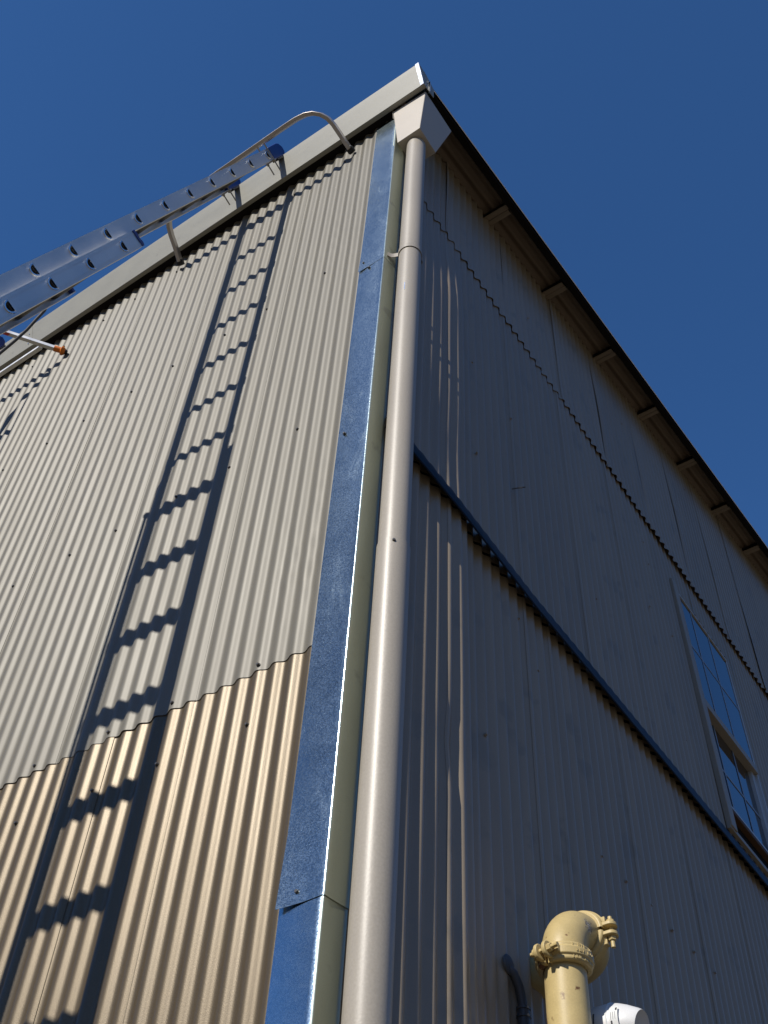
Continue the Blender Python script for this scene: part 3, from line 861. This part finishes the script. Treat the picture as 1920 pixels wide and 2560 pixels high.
q = MB().lathe([(0.0, 0.0), (0.015, 0.0), (0.0165, 0.008), (0.012, 0.018), (0.0, 0.020)], tip0 + t*0.010, t, 16)
part('rubber_tip', q, M['black'], ao)
q = MB().obox(arm[5].lerp(arm[6], 0.2), (arm[5]-arm[6]).normalized()*0.016, (0, 0, 0.0135), Vector((0.0135, 0, 0)))
part('tape_band', q, M['redtape'], ao)
bar = MB().sweep([(-2.548, -0.116, 5.768), (-3.3, -0.116, 5.768)], sq, (0, 0, 1))
part('standoff_bar', bar, M['alu'], lad2, bevel=0.0015, ang=40)
part('bolt', MB().tube([(-2.535, -0.135, 5.745), (-2.535, -0.100, 5.805)], 0.004, 8, (1, 0, 0)), M['alu_bright'], ao)

# black cable hanging from the left base rail
CB = [(-1.128, -0.775, 4.035), (-1.13, -0.769, 4.011), (-1.13, -0.768, 3.944), (-1.13, -0.781, 3.855), (-1.13, -0.794, 3.758), (-1.13, -0.816, 3.643), (-1.13, -0.841, 3.528), (-1.13, -0.885, 3.30), (-1.128, -0.95, 2.9), (-1.12, -1.06, 2.2), (-1.11, -1.22, 1.2), (-1.10, -1.45, 0.0), (-1.08, -1.75, -1.3), (-1.0, -1.95, -1.58)]
cable = root('cable', 'black cable slung from the ladder rail across the pale gutter', 'cable', CB[0])
part('cord', MB().tube(CB, 0.0065, 8), M['black'], cable, ang=60)
kn = MB().lathe([(0, -0.016), (0.010, -0.014), (0.013, 0), (0.010, 0.014), (0, 0.016)], CB[0], (0.3, 0.2, 1), 10)
part('knot', kn, M['black'], cable)

# ------------------------------------------------------------------ yellow pipe with grooved couplings
yp = root('yellow_pipe', 'yellow steel pipe with two bolted couplings and elbows turning into the wall', 'pipe', (0.2008, 0.796, -1.6))
YX, YY, YR, RB, ZC = 0.2008, 0.796, 0.0571, 0.127, 1.652
def ring(mb_, o, axis, prof, n=40): return mb_.lathe(prof, o, axis, n)
part('pipe', MB().tube([(YX, YY, -1.6 + 0.1*k) for k in range(32)] + [(YX, YY, ZC-RB-0.004)], YR, 40, (0, 1, 0)), M['yellow'], yp, ang=60)
e1 = [(YX, YY, ZC-RB-0.002)] + [(YX, YY + RB*(1-math.cos(a)), ZC - RB + RB*math.sin(a)) for a in [math.pi/2*k/16 for k in range(17)]] + [(YX, YY+RB+0.002, ZC)]
part('elbow', MB().tube(e1, YR+0.004, 40, (1, 0, 0)), M['yellow'], yp, ang=60)
y2 = YY + RB + 0.004
e2 = [(YX, y2, ZC)] + [(YX - RB*(1-math.cos(a)), y2 + RB*math.sin(a), ZC) for a in [math.pi/2*k/16 for k in range(17)]] + [(-0.05, y2+RB, ZC)]
part('elbow', MB().tube(e2, YR+0.004, 40, (0, 0, 1)), M['yellow'], yp, ang=60)
cprof = [(YR+0.002, -0.027), (YR+0.012, -0.027), (YR+0.017, -0.022), (YR+0.017, -0.013), (YR+0.022, -0.010), (YR+0.022, 0.010), (YR+0.017, 0.013), (YR+0.017, 0.022), (YR+0.012, 0.027), (YR+0.002, 0.027)]
def coupling(o, axis, ear_dir, ears=(1, -1)):
    o = Vector(o); ax = Vector(axis); ed = Vector(ear_dir).normalized(); tg = ax.cross(ed).normalized()
    b = MB()
    b.lathe(cprof, o, ax, 44, math.radians(4), math.radians(176), ed)
    b.lathe(cprof, o, ax, 44, math.radians(184), math.radians(356), ed)
    for sg in ears:
        for ts in (1, -1):
            # ear: a lug plate each side of the split, with a rounded outer end
            c = o + ed*sg*(YR+0.012) + tg*ts*0.013
            poly = []
            for k in range(9):
                a = math.radians(-90 + 180*k/8)
                poly.append(c + ed*sg*(0.022 + 0.016*math.cos(a)) + ax*(0.021*math.sin(a)))
            poly += [c + ax*0.021 - ed*sg*0.004, c - ax*0.021 - ed*sg*0.004]
            b.prism([p - tg*ts*0.0045 for p in poly], tg*ts*0.011)
            b.obox(o + ed*sg*(YR+0.010) + tg*ts*0.030, ed*0.010, tg*0.012, ax*0.010)
    r = part('coupling', b, M['yellow'], yp, bevel=0.002, ang=40)
    for sg in ears:
        q = MB(); c = o + ed*sg*(YR+0.032)
        q.tube([c - tg*0.040, c + tg*0.052], 0.0062, 12, ax)
        q.lathe([(0, 0.012), (0.0105, 0.012), (0.0115, 0.010), (0.0115, 0)], c + tg*0.0195, tg, 6)
        q.lathe([(0, 0.010), (0.012, 0.009), (0.012, 0)], c - tg*0.0195, -tg, 12)
        part('bolt', q, M['yellow'], r, ang=30)
    # raised casting marks on the body
    q = MB()
    for i in range(9):
        a = math.radians(58 + 7.0*i)
        d0 = ed*math.cos(a) + tg*math.sin(a)
        for hgt in (-0.017, 0.0, 0.017):
            if (i*7 + int(hgt*1000)) % 4 == 0: continue
            q.obox(o + d0*(YR + (0.0225 if hgt == 0 else 0.0175)) + ax*hgt, d0*0.0012, ax*0.004, d0.cross(ax)*0.0012*(1 + (i % 3)))
    part('casting_marks', q, M['yellow'], r)
    return r
coupling((YX, YY, ZC-RB-0.004), (0, 0, 1), (-0.20, -0.98, 0), (1,))
coupling((YX, YY+RB+0.003, ZC), (0, 1, 0), (1, 0, 0.02))

# ------------------------------------------------------------------ white security camera beside the pipe
sec = root('security_camera', 'white security camera with a pointed hood and label right of the yellow pipe', 'camera', (0.2, 0.93, 1.43))
CX, CY, CZ = 0.0, 0.945, 1.385
body = MB().lathe([(0, 0.002), (0.048, 0.002), (0.048, 0.02), (0.052, 0.024), (0.052, 0.165), (0.062, 0.175), (0.064, 0.18), (0.064, 0.20)], (CX, CY, CZ), (1, 0, 0), 36)
part('body', body, M['white'], sec, ang=40)
hood = MB()
n = 40; V = []; F = []
for k in range(n):
    a = 2*math.pi*k/n
    dy, dz = math.cos(a), math.sin(a)
    for r_, x, cz in ((0.066, 0.200, 0), (0.068, 0.205, 0), (0.068, 0.268, 0), (0.067, 0.272, 0), (0.064, 0.285, 0), (0.058, 0.305 + 0.004*dz, -0.003), (0.048, 0.330 + 0.010*dz, -0.008), (0.044, 0.336 + 0.012*dz, -0.010), (0.038, 0.330 + 0.012*dz, -0.010), (0.0, 0.310, -0.010)):
        V.append((CX + x, CY + r_*dy, CZ + cz + r_*dz))
L_ = 10
for k in range(n):
    k2 = (k+1) % n
    for j in range(L_-1): F.append((k*L_+j, k2*L_+j, k2*L_+j+1, k*L_+j+1))
hood.add(V, F)
part('hood', hood, M['white'], sec, ang=40)
part('seam_ring', MB().lathe([(0.0655, 0.262), (0.0695, 0.264), (0.0695, 0.268), (0.0655, 0.270)], (CX, CY, CZ), (1, 0, 0), 36), M['sticker'], sec, ang=40)
lab = MB()
def hood_pt(a, x, r_=0.0686): return Vector((CX + x, CY + r_*math.cos(a), CZ + r_*math.sin(a)))
def patch(m, a0, a1, x0, x1, r_):
    n_ = 6
    V = [hood_pt(a0 + (a1-a0)*i/n_, x, r_) for x in (x0, x1) for i in range(n_+1)]
    m.add(V, [(i, i+1, n_+2+i, n_+1+i) for i in range(n_)])
    return m
A = math.radians
part('label_sticker', patch(MB(), A(150), A(196), 0.276, 0.300, 0.0672), M['sticker'], sec)
pr_ = MB()
patch(pr_, A(154), A(161), 0.293, 0.298, 0.0674); patch(pr_, A(184), A(192), 0.279, 0.284, 0.0674)
for i in range(3): patch(pr_, A(164), A(182), 0.280+0.006*i, 0.281+0.006*i, 0.0674)
part('label_print', pr_, M['ink'], sec)
pr2 = MB()
for i in range(3): patch(pr2, A(158), A(182), 0.205+0.012*i, 0.209+0.012*i, 0.0686)
part('body_print', pr2, M['ink'], sec)

# ------------------------------------------------------------------ grey conduit at the foot of the wall
con = root('conduit', 'dark grey bent conduit with a coupling entering the shaded wall left of the yellow pipe', 'conduit', (0.04, 0.9, -1.6))
cp = [(0.012, 0.90, -1.6), (0.012, 0.90, 0.5), (0.012, 0.90, 1.46), (0.012, 0.895, 1.50), (0.010, 0.885, 1.54), (0.004, 0.868, 1.572), (-0.010, 0.85, 1.592), (-0.04, 0.83, 1.605)]
part('pipe', MB().tube(cp, 0.0135, 16, (0, 1, 0)), M['conduit'], con, ang=60)
part('coupling', MB().lathe([(0.0135, -0.03), (0.018, -0.03), (0.018, -0.004), (0.021, -0.003), (0.021, 0.003), (0.018, 0.004), (0.018, 0.018), (0.0205, 0.019), (0.0205, 0.026), (0.0135, 0.028)], (0.012, 0.90, 1.46), (0, 0, 1), 20), M['conduit'], con, ang=40)
part('escutcheon', MB().lathe([(0.0, 0.006), (0.026, 0.004), (0.030, 0.0)], (0.0, 0.848, 1.592), (1, 0, 0), 16), M['conduit'], con)
